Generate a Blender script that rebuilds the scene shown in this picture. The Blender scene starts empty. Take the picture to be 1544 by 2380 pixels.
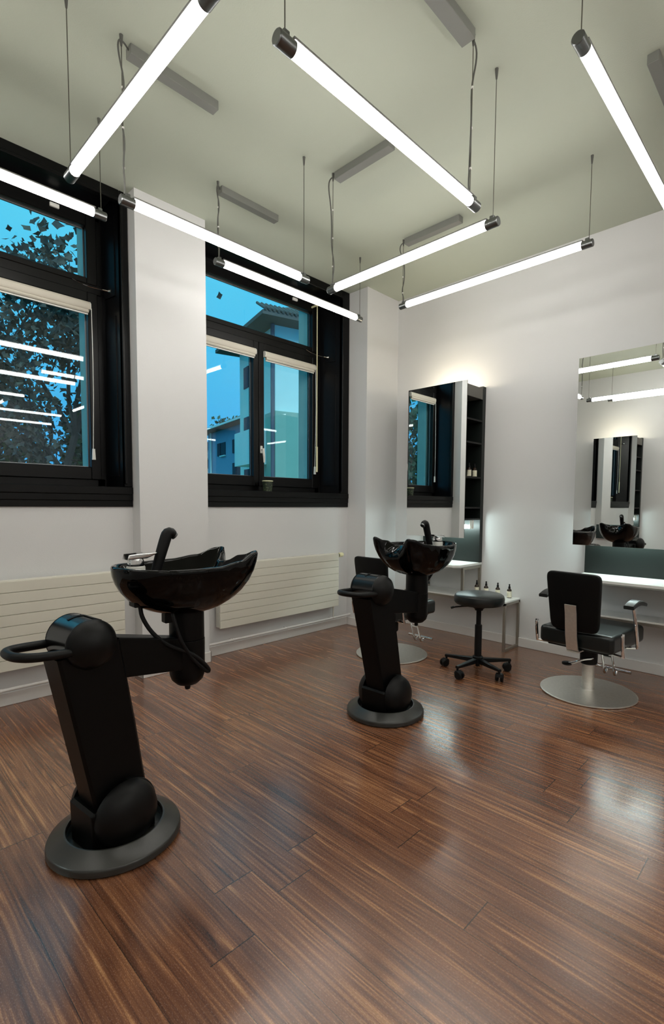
import bpy, bmesh, math, random
from mathutils import Vector, Matrix, Quaternion
random.seed(7)
PI = math.pi
scn = bpy.context.scene
COL = scn.collection

# ------------------------------------------------------------------ camera
cd = bpy.data.cameras.new('camera')
cam = bpy.data.objects.new('camera', cd); COL.objects.link(cam)
YAW, PITCH, ROLL, FPX, PX, PY = -0.7684, -0.0657, 0.0068, 1168.9, 794.8, 1250.2
Fw = Vector((math.sin(YAW)*math.cos(PITCH), math.cos(YAW)*math.cos(PITCH), math.sin(PITCH)))
Rt = Vector((math.cos(YAW), -math.sin(YAW), 0)); Up = Rt.cross(Fw)
R2 = math.cos(ROLL)*Rt + math.sin(ROLL)*Up; U2 = -math.sin(ROLL)*Rt + math.cos(ROLL)*Up
cam.matrix_world = Matrix(((R2.x, U2.x, -Fw.x, 3.614), (R2.y, U2.y, -Fw.y, -4.4576), (R2.z, U2.z, -Fw.z, 1.3), (0, 0, 0, 1)))
cd.sensor_fit = 'VERTICAL'; cd.sensor_height = 36; cd.sensor_width = 36
cd.lens = FPX/2380*36
cd.shift_x = (772-PX)/2380; cd.shift_y = (PY-1190)/2380
cd.clip_start = 0.02; cd.clip_end = 500
scn.camera = cam

# ------------------------------------------------------------------ world and exposure
TUBE = 17.0            # emission of the fluorescent tubes
SKY = 0.80
w = bpy.data.worlds.new('sky'); scn.world = w; w.use_nodes = True
nt = w.node_tree; nt.nodes.clear()
sl = bpy.data.lights.new('facade_fill', 'SUN'); sl.energy = 1.3; sl.color = (.62, .92, 1.0); sl.angle = math.radians(12)   # light added to brighten the facades under the overcast sky
so = bpy.data.objects.new('facade_fill', sl); COL.objects.link(so); so.location = (30, -10, 30); so.rotation_euler = Vector((-.80, .28, -.53)).to_track_quat('-Z', 'Y').to_euler()
wo = nt.nodes.new('ShaderNodeOutputWorld'); bg = nt.nodes.new('ShaderNodeBackground')
tc = nt.nodes.new('ShaderNodeTexCoord'); sx = nt.nodes.new('ShaderNodeSeparateXYZ'); cr = nt.nodes.new('ShaderNodeValToRGB')
cr.color_ramp.elements[0].position = 0.0; cr.color_ramp.elements[0].color = (0.045, 0.36, 0.78, 1)
cr.color_ramp.elements[1].position = 0.45; cr.color_ramp.elements[1].color = (0.12, 0.64, 0.86, 1)
nt.links.new(tc.outputs['Generated'], sx.inputs[0]); nt.links.new(sx.outputs['Z'], cr.inputs[0])
nt.links.new(cr.outputs[0], bg.inputs[0]); bg.inputs[1].default_value = SKY
nt.links.new(bg.outputs[0], wo.inputs[0])
vs = scn.view_settings
vs.view_transform = 'Standard'; vs.look = 'None'; vs.gamma = 1; vs.use_curve_mapping = False
vs.exposure = 0.46

# ------------------------------------------------------------------ helpers
class MB:
    """collects shapes into one mesh"""
    def __init__(s, mat=None): s.bm = bmesh.new(); s.M = mat or Matrix.Identity(4)
    def v(s, p): return s.bm.verts.new(s.M @ Vector(p))
    def face(s, vs):
        try: return s.bm.faces.new(vs)
        except ValueError: return None
    def box(s, a, b, bev=0.0, seg=2, R=None):
        lo = [min(a[i], b[i]) for i in range(3)]; hi = [max(a[i], b[i]) for i in range(3)]
        c = Vector([(lo[i]+hi[i])/2 for i in range(3)]); h = [(hi[i]-lo[i])/2 for i in range(3)]
        vs = []
        for dz in (-1, 1):
            for dx, dy in ((-1, -1), (1, -1), (1, 1), (-1, 1)):
                p = Vector((dx*h[0], dy*h[1], dz*h[2]))
                if R: p = R @ p
                vs.append(s.v(c+p))
        fs = [(3, 2, 1, 0), (4, 5, 6, 7), (0, 1, 5, 4), (1, 2, 6, 5), (2, 3, 7, 6), (3, 0, 4, 7)]
        F = [s.bm.faces.new([vs[i] for i in f]) for f in fs]
        if bev > 0:
            es = list({e for f in F for e in f.edges})
            bmesh.ops.bevel(s.bm, geom=es, offset=bev, segments=seg, affect='EDGES', profile=0.5)
        return s
    def prism(s, pts, axis, a, b, bev=0.0, seg=2):
        """polygon pts in the other two axes (cyclic order), extruded along axis from a to b"""
        def P(p, t):
            if axis == 0: return (t, p[0], p[1])
            if axis == 1: return (p[0], t, p[1])
            return (p[0], p[1], t)
        A = [s.v(P(p, a)) for p in pts]; B = [s.v(P(p, b)) for p in pts]
        F = [s.bm.faces.new(A), s.bm.faces.new(B[::-1])]
        n = len(pts)
        for i in range(n): F.append(s.bm.faces.new([A[i], B[i], B[(i+1) % n], A[(i+1) % n]]))
        bmesh.ops.recalc_face_normals(s.bm, faces=F)
        if bev > 0:
            es = list({e for f in F[:2] for e in f.edges})
            bmesh.ops.bevel(s.bm, geom=es, offset=bev, segments=seg, affect='EDGES', profile=0.5)
        return s
    def lathe(s, prof, c=(0, 0, 0), n=32, axis=(0, 0, 1), cap=True):
        """prof: list of (r, h) along axis from c"""
        q = Vector((0, 0, 1)).rotation_difference(Vector(axis).normalized())
        c = Vector(c); rings = []; F = []
        for r, h in prof:
            if r < 1e-6: rings.append([s.v(c + q @ Vector((0, 0, h)))])
            else: rings.append([s.v(c + q @ Vector((r*math.cos(2*PI*i/n), r*math.sin(2*PI*i/n), h))) for i in range(n)])
        for a, b in zip(rings, rings[1:]):
            for i in range(n):
                j = (i+1) % n
                if len(a) == 1 and len(b) == 1: continue
                if len(a) == 1: f = s.face([a[0], b[i], b[j]])
                elif len(b) == 1: f = s.face([a[i], b[0], a[j]])
                else: f = s.face([a[i], b[i], b[j], a[j]])
                if f: F.append(f)
        if cap:
            for r in (rings[0], rings[-1]):
                if len(r) > 2:
                    f = s.face(r)
                    if f: F.append(f)
        bmesh.ops.recalc_face_normals(s.bm, faces=F)
        return s
    def cyl(s, a, b, r, n=20, r2=None, bev=0.0):
        a = Vector(a); b = Vector(b); L = (b-a).length; r2 = r if r2 is None else r2
        if bev: pr = [(r-bev, 0), (r, bev), (r2, L-bev), (r2-bev, L)]
        else: pr = [(r, 0), (r2, L)]
        return s.lathe(pr, a, n, b-a)
    def tube(s, pts, r, n=10, smooth=0, closed=False, flat=None):
        pts = [Vector(p) for p in pts]
        for _ in range(smooth):
            q = [] if closed else [pts[0]]
            m = len(pts)
            for i in range(m if closed else m-1):
                a, b = pts[i], pts[(i+1) % m]
                q += [a*.75+b*.25, a*.25+b*.75]
            if not closed: q.append(pts[-1])
            pts = q
        m = len(pts); rings = []; prev = None; F = []
        rr = r if isinstance(r, (list, tuple)) else None
        for i, p in enumerate(pts):
            if closed: t = pts[(i+1) % m]-pts[i-1]
            else: t = pts[min(i+1, m-1)]-pts[max(i-1, 0)]
            t.normalize()
            if prev is None:
                u = t.orthogonal().normalized() if abs(t.z) > .95 else t.cross(Vector((0, 0, 1))).normalized()
            else:
                u = prev - t*prev.dot(t); u.normalize()
            prev = u; v = t.cross(u)
            if rr: f = i/(m-1)*(len(rr)-1); k = min(int(f), len(rr)-2); ri = rr[k]+(rr[k+1]-rr[k])*(f-k)
            else: ri = r
            fl = flat or 1.0
            rings.append([s.v(p + u*ri*math.cos(2*PI*k/n) + v*ri*fl*math.sin(2*PI*k/n)) for k in range(n)])
        rng = range(m) if closed else range(m-1)
        for i in rng:
            a, b = rings[i], rings[(i+1) % m]
            for k in range(n):
                j = (k+1) % n; f = s.face([a[k], b[k], b[j], a[j]])
                if f: F.append(f)
        if not closed: F += [s.face(rings[0][::-1]), s.face(rings[-1])]
        bmesh.ops.recalc_face_normals(s.bm, faces=[f for f in F if f])
        return s
    def grid(s, rows, closed=False):
        """rows of points -> quads"""
        V = [[s.v(p) for p in r] for r in rows]
        for a, b in zip(V, V[1:]):
            n = len(a)
            for i in range(n if closed else n-1):
                s.face([a[i], a[(i+1) % n], b[(i+1) % n], b[i]])
        return V
    def build(s, name, mat, parent=None, angle=35, flat=False, wn=True):
        me = bpy.data.meshes.new(name)
        if s.M.determinant() < 0: bmesh.ops.reverse_faces(s.bm, faces=s.bm.faces)
        s.bm.normal_update(); s.bm.to_mesh(me); s.bm.free()
        me.materials.append(mat)
        if not flat:
            me.polygons.foreach_set('use_smooth', [True]*len(me.polygons))
            me.set_sharp_from_angle(angle=math.radians(angle))
        o = bpy.data.objects.new(name, me); COL.objects.link(o)
        if parent: o.parent = parent
        if not flat and wn:
            w_ = o.modifiers.new('weighted_normal', 'WEIGHTED_NORMAL'); w_.keep_sharp = True; w_.weight = 80
        return o

def tag(o, label, cat, group=None, kind=None):
    o['label'] = label; o['category'] = cat
    if group: o['group'] = group
    if kind: o['kind'] = kind
    return o
def thing(name, label, cat, loc=(0, 0, 0), rz=0, group=None):
    o = bpy.data.objects.new(name, None); COL.objects.link(o); o.empty_display_size = .1
    o.location = loc; o.rotation_euler = (0, 0, rz)
    return tag(o, label, cat, group)
def struct(o, label, cat):
    o['kind'] = 'structure'; o['label'] = label; o['category'] = cat; return o
def dup(root, loc, rz=0, label=None):
    r = root.copy(); COL.objects.link(r); r.location = loc; r.rotation_euler = (0, 0, rz)
    if label: r['label'] = label
    for ch in list(root.children):
        c = ch.copy(); COL.objects.link(c); c.parent = r
        for g in list(ch.children):
            d = g.copy(); COL.objects.link(d); d.parent = c
    return r

# ------------------------------------------------------------------ materials
def srgb(r, g, b):
    f = lambda c: (c/255/12.92) if c/255 <= .04045 else ((c/255+.055)/1.055)**2.4
    return (f(r), f(g), f(b), 1)
def mat(name, col, rough=.5, metal=0.0, spec=.5, coat=0.0, noise=0.0, nscale=40.0, bump=0.0, bscale=200.0):
    m = bpy.data.materials.new(name); m.use_nodes = True
    N = m.node_tree.nodes; L = m.node_tree.links; p = N['Principled BSDF']
    p.inputs['Roughness'].default_value = rough; p.inputs['Metallic'].default_value = metal
    p.inputs['Specular IOR Level'].default_value = spec; p.inputs['Coat Weight'].default_value = coat
    p.inputs['Base Color'].default_value = col
    tcn = N.new('ShaderNodeTexCoord')
    if noise:
        nz = N.new('ShaderNodeTexNoise'); nz.inputs['Scale'].default_value = nscale; nz.inputs['Detail'].default_value = 4
        mx = N.new('ShaderNodeMix'); mx.data_type = 'RGBA'
        mx.inputs[6].default_value = [c*(1-noise) for c in col[:3]]+[1]
        mx.inputs[7].default_value = [min(1, c*(1+noise)) for c in col[:3]]+[1]
        L.new(tcn.outputs['Object'], nz.inputs['Vector']); L.new(nz.outputs['Fac'], mx.inputs[0]); L.new(mx.outputs[2], p.inputs['Base Color'])
    if bump:
        nb = N.new('ShaderNodeTexNoise'); nb.inputs['Scale'].default_value = bscale; nb.inputs['Detail'].default_value = 3
        bp = N.new('ShaderNodeBump'); bp.inputs['Strength'].default_value = bump; bp.inputs['Distance'].default_value = .002
        L.new(tcn.outputs['Object'], nb.inputs['Vector']); L.new(nb.outputs['Fac'], bp.inputs['Height']); L.new(bp.outputs[0], p.inputs['Normal'])
    return m
def emit(name, col, strength):
    m = bpy.data.materials.new(name); m.use_nodes = True; N = m.node_tree.nodes; N.clear()
    o = N.new('ShaderNodeOutputMaterial'); e = N.new('ShaderNodeEmission')
    e.inputs[0].default_value = col; e.inputs[1].default_value = strength
    m.node_tree.links.new(e.outputs[0], o.inputs[0]); return m
def glass_mat(name, tint=(.86, .97, 1, 1)):
    m = bpy.data.materials.new(name); m.use_nodes = True; N = m.node_tree.nodes; N.clear(); L = m.node_tree.links
    o = N.new('ShaderNodeOutputMaterial'); t = N.new('ShaderNodeBsdfTransparent'); g = N.new('ShaderNodeBsdfGlossy')
    g.inputs['Roughness'].default_value = 0.0; t.inputs[0].default_value = tint
    fr = N.new('ShaderNodeLayerWeight'); pw = N.new('ShaderNodeMath'); pw.operation = 'POWER'; pw.inputs[1].default_value = 5
    ma = N.new('ShaderNodeMath'); ma.operation = 'MULTIPLY_ADD'; ma.inputs[1].default_value = .9; ma.inputs[2].default_value = .035
    L.new(fr.outputs['Facing'], pw.inputs[0]); L.new(pw.outputs[0], ma.inputs[0])
    mx = N.new('ShaderNodeMixShader'); L.new(ma.outputs[0], mx.inputs[0]); L.new(t.outputs[0], mx.inputs[1]); L.new(g.outputs[0], mx.inputs[2])
    L.new(mx.outputs[0], o.inputs[0]); return m

M = {}
M['wall'] = mat('wall_paint', srgb(216, 216, 216), .75, spec=.25, bump=.25, bscale=160)
M['ceil'] = mat('ceiling_paint', srgb(190, 196, 181), .85, spec=.2, bump=.3, bscale=120)
M['base'] = mat('baseboard_paint', srgb(222, 219, 216), .45)
M['black'] = mat('black_window_timber', srgb(6, 6, 6), .35, spec=.22)
M['blackpanel'] = mat('black_reveal_panel', srgb(6, 6, 8), .28, spec=.4)
M['glass'] = glass_mat('window_glass')
M['tube'] = emit('fluorescent_tube', (1.0, .968, .915, 1), TUBE)
M['lamp'] = emit('mirror_lamp', (1.0, .88, .66, 1), 42)
M['lampcool'] = emit('worktop_lamp', (.80, 1.0, .97, 1), 48)
M['alu'] = mat('brushed_aluminium', srgb(150, 150, 150), .35, 1.0, noise=.08, nscale=90)
M['darkalu'] = mat('dark_metal_cap', srgb(120, 122, 122), .32, 1.0)
M['box'] = mat('grey_box_metal', srgb(128, 129, 124), .5)
M['cable'] = mat('grey_cable', srgb(92, 92, 88), .6)
M['wire'] = mat('steel_wire', srgb(110, 108, 100), .4, .8)
M['chrome'] = mat('chrome', srgb(225, 225, 225), .08, 1.0)
M['steel'] = mat('brushed_steel', srgb(228, 226, 220), .46, 1.0, noise=.12, nscale=60)
M['frame'] = mat('satin_steel_frame', srgb(165, 160, 150), .38, .9, noise=.08, nscale=50)
M['gloss'] = mat('black_gloss_ceramic', srgb(3, 3, 3), .05, spec=.22)
M['plastic'] = mat('black_satin_plastic', srgb(6, 6, 6), .42, spec=.25, bump=.15, bscale=400)
M['disc'] = mat('dark_grey_rubber_disc', srgb(40, 40, 37), .30, spec=.6, noise=.15, nscale=25, bump=.15, bscale=300)
M['painted'] = mat('black_painted_steel', srgb(4, 4, 4), .42, spec=.18)
M['headgloss'] = mat('black_semi_gloss_steel', srgb(7, 7, 8), .22, spec=.7)
M['rubber'] = mat('black_rubber', srgb(9, 9, 10), .5, spec=.25)
M['leather'] = mat('black_leatherette', srgb(5, 5, 5), .5, spec=.18, bump=.3, bscale=250)
M['seat'] = mat('dark_green_black_leatherette', srgb(14, 20, 20), .3, spec=.5, bump=.2, bscale=250)
M['mirror'] = mat('mirror_glass', (.88, .91, .9, 1), .0, 1.0)
M['cab'] = mat('black_cabinet_laminate', srgb(6, 6, 6), .5, spec=.3)
M['panel'] = mat('dark_grey_back_panel', srgb(21, 27, 25), .45, spec=.35)
M['cabtop'] = mat('grey_cabinet_edge', srgb(92, 90, 84), .5)
M['top'] = mat('white_worktop_laminate', srgb(226, 226, 222), .3)
M['edge'] = mat('grey_worktop_edge', srgb(140, 142, 136), .4)
M['rad'] = mat('cream_radiator_enamel', srgb(219, 216, 203), .4)
M['radside'] = mat('cream_radiator_side', srgb(214, 212, 202), .45)
M['amber'] = mat('dark_amber_glass', srgb(42, 24, 12), .15, spec=.6)
M['label'] = mat('cream_paper_label', srgb(226, 222, 200), .6)
M['ink'] = mat('faded_label_ink', srgb(150, 148, 132), .7)
M['ivory'] = mat('ivory_plastic', srgb(228, 222, 180), .4)
M['whitep'] = mat('white_plastic', srgb(230, 230, 224), .35)
M['blind'] = mat('cream_blind_fabric', srgb(206, 200, 186), .6)
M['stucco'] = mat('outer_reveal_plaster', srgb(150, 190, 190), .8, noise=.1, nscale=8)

def floor_mat():
    m = bpy.data.materials.new('dark_plank_floor'); m.use_nodes = True
    N = m.node_tree.nodes; L = m.node_tree.links; p = N['Principled BSDF']
    def math_(op, a, b=None, c=None):
        n = N.new('ShaderNodeMath'); n.operation = op
        for i, x in enumerate((a, b, c)):
            if x is None: continue
            if isinstance(x, (int, float)): n.inputs[i].default_value = x
            else: L.new(x, n.inputs[i])
        return n.outputs[0]
    tcn = N.new('ShaderNodeTexCoord'); s = N.new('ShaderNodeSeparateXYZ'); L.new(tcn.outputs['Object'], s.inputs[0])
    X, Y = s.outputs['X'], s.outputs['Y']
    W, LEN = .1527, 1.28
    yr = math_('DIVIDE', math_('ADD', Y, 2.072+W*40), W)
    row = math_('FLOOR', yr); fy = math_('SUBTRACT', yr, row)
    wn = N.new('ShaderNodeTexWhiteNoise'); wn.noise_dimensions = '1D'; L.new(row, wn.inputs['W'])
    xr = math_('DIVIDE', math_('ADD', math_('ADD', X, 20.0), math_('MULTIPLY', wn.outputs['Value'], LEN)), LEN)
    colm = math_('FLOOR', xr); fx = math_('SUBTRACT', xr, colm)
    wn2 = N.new('ShaderNodeTexWhiteNoise'); wn2.noise_dimensions = '2D'
    cb = N.new('ShaderNodeCombineXYZ'); L.new(row, cb.inputs[0]); L.new(colm, cb.inputs[1]); L.new(cb.outputs[0], wn2.inputs['Vector'])
    pid = wn2.outputs['Value']
    # grain coordinates, each plank cut from a different board
    g = N.new('ShaderNodeCombineXYZ')
    L.new(math_('ADD', math_('MULTIPLY', X, .9), math_('MULTIPLY', pid, 37)), g.inputs[0])
    L.new(math_('ADD', math_('MULTIPLY', Y, 11.0), math_('MULTIPLY', pid, 53)), g.inputs[1])
    n1 = N.new('ShaderNodeTexNoise'); n1.inputs['Scale'].default_value = 1.0; n1.inputs['Detail'].default_value = 2.0; n1.inputs['Roughness'].default_value = .5
    L.new(g.outputs[0], n1.inputs['Vector'])
    rings = math_('SINE', math_('ADD', math_('MULTIPLY', n1.outputs['Fac'], 62.0), math_('MULTIPLY', Y, 170.0)))
    rings = math_('MULTIPLY_ADD', rings, .5, .5)
    def streak(sx, sy, det=3.0):
        g2 = N.new('ShaderNodeCombineXYZ'); L.new(math_('ADD', math_('MULTIPLY', X, sx), math_('MULTIPLY', pid, 17)), g2.inputs[0])
        L.new(math_('ADD', math_('MULTIPLY', Y, sy), math_('MULTIPLY', pid, 91)), g2.inputs[1])
        n2 = N.new('ShaderNodeTexNoise'); n2.inputs['Scale'].default_value = 1.0; n2.inputs['Detail'].default_value = det; n2.inputs['Roughness'].default_value = .55
        L.new(g2.outputs[0], n2.inputs['Vector']); return n2
    n2 = streak(.45, 48.0, 4.0); n5 = streak(.9, 135.0, 3.0); n6 = streak(.30, 16.0, 1.0)
    g3 = N.new('ShaderNodeCombineXYZ'); L.new(math_('MULTIPLY', X, 160.0), g3.inputs[0]); L.new(math_('MULTIPLY', Y, 420.0), g3.inputs[1])
    n3 = N.new('ShaderNodeTexNoise'); n3.inputs['Scale'].default_value = 1.0; n3.inputs['Detail'].default_value = 2.0
    L.new(g3.outputs[0], n3.inputs['Vector'])
    g4 = N.new('ShaderNodeCombineXYZ'); L.new(math_('MULTIPLY', X, .7), g4.inputs[0]); L.new(math_('MULTIPLY', Y, 3.5), g4.inputs[1])
    n4 = N.new('ShaderNodeTexNoise'); n4.inputs['Scale'].default_value = 1.0; L.new(g4.outputs[0], n4.inputs['Vector'])
    def cen(x, k): return math_('MULTIPLY', math_('SUBTRACT', x, .5), k)
    t = math_('ADD', cen(n2.outputs['Fac'], .95), .5)
    for x, k in ((n5.outputs['Fac'], .75), (n6.outputs['Fac'], .30), (rings, .16), (n3.outputs['Fac'], .34), (n4.outputs['Fac'], .16), (pid, .10)): t = math_('ADD', t, cen(x, k))
    ramp = N.new('ShaderNodeValToRGB'); e = ramp.color_ramp.elements
    e[0].position = .15; e[0].color = srgb(70, 42, 29); e[1].position = .88; e[1].color = srgb(200, 146, 100)
    a = e.new(.40); a.color = srgb(108, 68, 47); b = e.new(.60); b.color = srgb(136, 90, 62)
    L.new(t, ramp.inputs[0])
    # joints
    ey = math_('MINIMUM', fy, math_('SUBTRACT', 1.0, fy)); jy = math_('LESS_THAN', ey, .0065)
    ex = math_('MINIMUM', fx, math_('SUBTRACT', 1.0, fx)); jx = math_('LESS_THAN', ex, .0014)
    jy = math_('MULTIPLY', jy, math_('GREATER_THAN', n4.outputs['Fac'], .45))
    j = math_('MAXIMUM', jy, jx)
    mx = N.new('ShaderNodeMix'); mx.data_type = 'RGBA'; L.new(math_('MULTIPLY', j, .8), mx.inputs[0]); L.new(ramp.outputs[0], mx.inputs[6])
    mx.inputs[7].default_value = srgb(22, 14, 12)
    L.new(mx.outputs[2], p.inputs['Base Color'])
    L.new(math_('MULTIPLY_ADD', n3.outputs['Fac'], .12, .20), p.inputs['Roughness'])
    p.inputs['Specular IOR Level'].default_value = .6; p.inputs['Coat Weight'].default_value = .6; p.inputs['Coat IOR'].default_value = 1.6; p.inputs['Coat Roughness'].default_value = .2
    bp = N.new('ShaderNodeBump'); bp.inputs['Strength'].default_value = .12; bp.inputs['Distance'].default_value = .0012
    hgt = math_('SUBTRACT', math_('ADD', math_('MULTIPLY', n2.outputs['Fac'], .3), math_('MULTIPLY', n4.outputs['Fac'], .8)), j)
    L.new(hgt, bp.inputs['Height']); L.new(bp.outputs[0], p.inputs['Normal'])
    return m
M['floor'] = floor_mat()

# ------------------------------------------------------------------ room shell
HC = 3.508; XR = 8.2; YB = -5.66
RX = -.123            # window wall face in the bays
YCOR = .141           # front of the corner pillar
m = MB(); m.box((-.123, YB, -.12), (XR, 0, 0)); struct(m.build('floor', M['floor']), 'dark brown plank floor with a soft sheen', 'floor')
m = MB(); m.box((-.50, YB-.1, HC), (XR+.1, .2, HC+.15)); struct(m.build('ceiling', M['ceil']), 'pale grey painted ceiling', 'ceiling')
m = MB(); m.box((-.75, 0, -.12), (XR+.1, .2, HC)); struct(m.build('wall_back', M['wall']), 'white wall carrying the mirrors', 'wall')
m = MB(); m.box((XR, YB, -.12), (XR+.1, 0, HC)); struct(m.build('wall_right', M['wall']), 'white wall out of view on the right', 'wall')
m = MB(); m.box((-.75, YB-.1, -.12), (XR+.1, YB, HC)); struct(m.build('wall_front', M['wall']), 'white wall behind the viewer', 'wall')
# window wall: parapet, piers and pillars round the two bays
m = MB()
m.box((-.60, YB, -.12), (RX, 0, 1.275))
for a, b in ((-.51, 0), (-2.84, -2.28), (YB, -4.62)): m.box((-.46, a, 1.275), (RX, b, HC))
struct(m.build('wall_left', M['wall']), 'white window wall', 'wall')
m = MB(); m.box((RX, -2.84, 0), (0, -2.28, HC)); struct(m.build('wall_pillar', M['wall']), 'white pillar between the two windows', 'pillar')
m = MB(); m.box((RX, -.51, 0), (YCOR, 0, HC)); struct(m.build('wall_pillar', M['wall']), 'white pillar in the corner beside the narrow mirror', 'pillar')
m = MB()
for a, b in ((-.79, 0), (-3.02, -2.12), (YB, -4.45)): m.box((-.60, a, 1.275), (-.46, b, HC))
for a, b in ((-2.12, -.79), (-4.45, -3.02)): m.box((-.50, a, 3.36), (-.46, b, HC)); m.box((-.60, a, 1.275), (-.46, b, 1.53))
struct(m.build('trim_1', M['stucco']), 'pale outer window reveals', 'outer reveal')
# baseboards
def board(name, segs, lab):
    m = MB()
    for a, b in segs: m.box(a, b, .003, 1)
    struct(m.build(name, M['base']), lab, 'baseboard')
t = .014; h = .085
board('baseboard_left', [((RX, -2.28, 0), (RX+t, -.51, h)), ((RX, -4.62, 0), (RX+t, -2.84-t, h)), ((0, -2.84-t, 0), (t, -2.28+t, h)), ((RX, -2.84-t, 0), (t, -2.84, h)),
      ((RX+t, -.51-t, 0), (YCOR+t, -.51, h)), ((YCOR, -.51, 0), (YCOR+t, -t, h)), ((RX+t, -2.28, 0), (t, -2.28+t, h))], 'white baseboard along the window wall and pillars')
board('baseboard_back', [((YCOR, -t, 0), (XR, 0, h))], 'white baseboard below the mirrors')

# ------------------------------------------------------------------ windows
def window(num, co, ci, yf, yg, lg, lf, li, lo, mull, stay, latch, lab):
    """right side (towards the back wall) casing co..ci, frame yf, glass yg; left side lg, lf, li, lo; mull = centre y of the meeting stiles"""
    root = bpy.data.objects.new('window_%d' % num, None); COL.objects.link(root); struct(root, lab, 'window')
    xf = -.36; Z0 = 1.275; ZS = 1.42
    m = MB()          # casing and header on the wall plane
    m.box((-.14, ci, ZS), (RX+.018, co-.004, HC), .004, 1); m.box((-.14, ci, ZS+.02), (RX+.03, ci+.018, HC-.09), .004, 1)
    m.box((-.14, lo+.004, ZS), (RX+.018, li, HC), .004, 1)
    m.box((-.14, li, 3.44), (RX+.018, ci, HC), .004, 1); m.box((-.14, li, 3.425), (RX+.03, ci, 3.445), .004, 1)
    m.build('casing', M['black'], root)
    m = MB()          # deep side and top reveals
    m.prism([(RX-.017, ci), (-.42, yf), (-.42, co-.003), (RX-.017, co-.003)], 2, ZS, HC-.003)
    m.prism([(RX-.017, li), (-.42, lf), (-.42, lo+.003), (RX-.017, lo+.003)], 2, ZS, HC-.003)
    m.prism([(RX-.017, 3.44), (-.42, 3.42), (-.42, HC-.003), (RX-.017, HC-.003)], 1, lf, yf)
    m.build('reveal_panel', M['blackpanel'], root)
    m = MB()          # raised field on the side reveal
    d = Vector((-.42-RX+.017, yf-ci, 0)); n = Vector((d.y, -d.x, 0)).normalized()
    if n.y > 0: n = -n
    for z0, z1 in ((1.50, 2.66), (2.80, 3.36)):
        A = Vector((RX-.017, ci, 0))+d*.15; B = Vector((RX-.017, ci, 0))+d*.62
        m.prism([(A.x, A.y+.002), (B.x, B.y+.002), (B.x+n.x*.008, B.y+n.y*.008), (A.x+n.x*.008, A.y+n.y*.008)], 2, z0, z1)
    m.build('reveal_panel', M['blackpanel'], root)
    m = MB()          # stepped sill
    m.box((-.46, lo+.003, Z0), (RX+.014, co-.003, Z0+.045), .003, 1); m.box((-.46, lo+.003, Z0+.045), (RX+.019, co-.003, Z0+.09), .003, 1)
    m.box((-.46, lo+.003, Z0+.09), (RX+.024, co-.003, ZS), .004, 1)
    m.build('sill_board', M['black'], root)
    m = MB()          # fixed frame
    yt = yf+.03; lt = lf-.03
    m.box((-.42, yf-.05, ZS), (xf, yt, 3.45)); m.box((-.42, lt, ZS), (xf, lf+.05, 3.45))
    m.box((-.42, lf, ZS), (xf, yf, ZS+.06)); m.box((-.42, lf, 3.36), (xf, yf, 3.45))
    m.box((-.43, lf, 2.83), (xf+.012, yf, 2.90), .004, 1)
    m.build('outer_frame', M['black'], root)
    def sash(y0, y1, g0, g1, z0, z1, gz0, gz1):
        m = MB(); xs = xf+.018
        m.box((-.425, y0, z0), (xs, g0, z1), .005, 1); m.box((-.425, g1, z0), (xs, y1, z1), .005, 1)
        m.box((-.425, g0, z0), (xs-.001, g1, gz0), .005, 1); m.box((-.425, g0, gz1), (xs-.001, g1, z1), .005, 1)
        s = m.build('sash', M['black'], root)
        p = MB(); p.box((-.402, g0-.004, gz0-.004), (-.398, g1+.004, gz1+.004)); p.build('pane', M['glass'], s, flat=True)
        b = MB(); e = .007
        for a in (g0, g1-e): b.box((-.398, a, gz0), (-.392, a+e, gz1))
        for a in (gz0, gz1-e): b.box((-.398, g0, a), (-.392, g1, a+e))
        b.build('glazing_bead', M['alu'], s)
        return s
    sash(mull+.003, yf-.03, mull+.062, yg, 1.475, 2.835, 1.567, 2.765)
    sash(lf+.03, mull-.003, lg, mull-.062, 1.475, 2.835, 1.567, 2.765)
    sash(lf+.03, yf-.03, lg, yg, 2.89, 3.40, 2.935, 3.295)
    m = MB()          # handle on the meeting stile
    m.box((xf+.018, mull+.008, 1.79), (xf+.028, mull+.034, 1.86), .004, 2)
    m.cyl((xf+.028, mull+.021, 1.825), (xf+.055, mull+.021, 1.825), .009, 12)
    m.tube([(xf+.055, mull+.021, 1.832), (xf+.058, mull+.021, 1.80), (xf+.060, mull+.026, 1.75), (xf+.055, mull+.03, 1.70)], [.010, .011, .010, .007], 10, 1, flat=.6)
    m.build('handle', M['whitep'], root)
    m = MB()          # fanlight limiter: wire and screw eye
    sy, sz = stay
    m.tube([(xf, sy-.24, 2.91), (-.30, sy-.14, sz+.01), (-.26, sy-.03, sz)], .002, 6, 1)
    m.cyl((-.26, sy-.04, sz), (-.25, sy+.0, sz), .006, 10); m.cyl((-.25, sy, sz), (-.235, sy+.012, sz), .013, 12)
    m.build('limiter_wire', M['chrome'], root)
    m = MB(); m.box((xf+.016, latch-.03, 3.335), (xf+.034, latch+.03, 3.362), .004, 2); m.build('fanlight_latch', M['whitep'], root)
    if num == 2:
        m = MB(); yr = -.835; xq = -.26
        m.cyl((xq, yr, 3.36), (xq, yr, 1.90), .005, 8); m.cyl((xq, yr+.002, 1.90), (xq, yr+.002, 1.64), .010, 10, bev=.002); m.box((-.352, yr-.006, 3.33), (xq+.01, yr+.006, 3.345))
        m.cyl((xq, yr, 1.90), (xq, yr, 1.895), .012, 10)
        m.build('opener_rod', M['ivory'], root)
    return root
window(1, -2.84, -2.90, -2.945, -3.045, -4.42, -4.52, -4.56, -4.62, -3.735, (-2.93, 2.845), -3.25, 'black framed window on the left with a tree outside')
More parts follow.
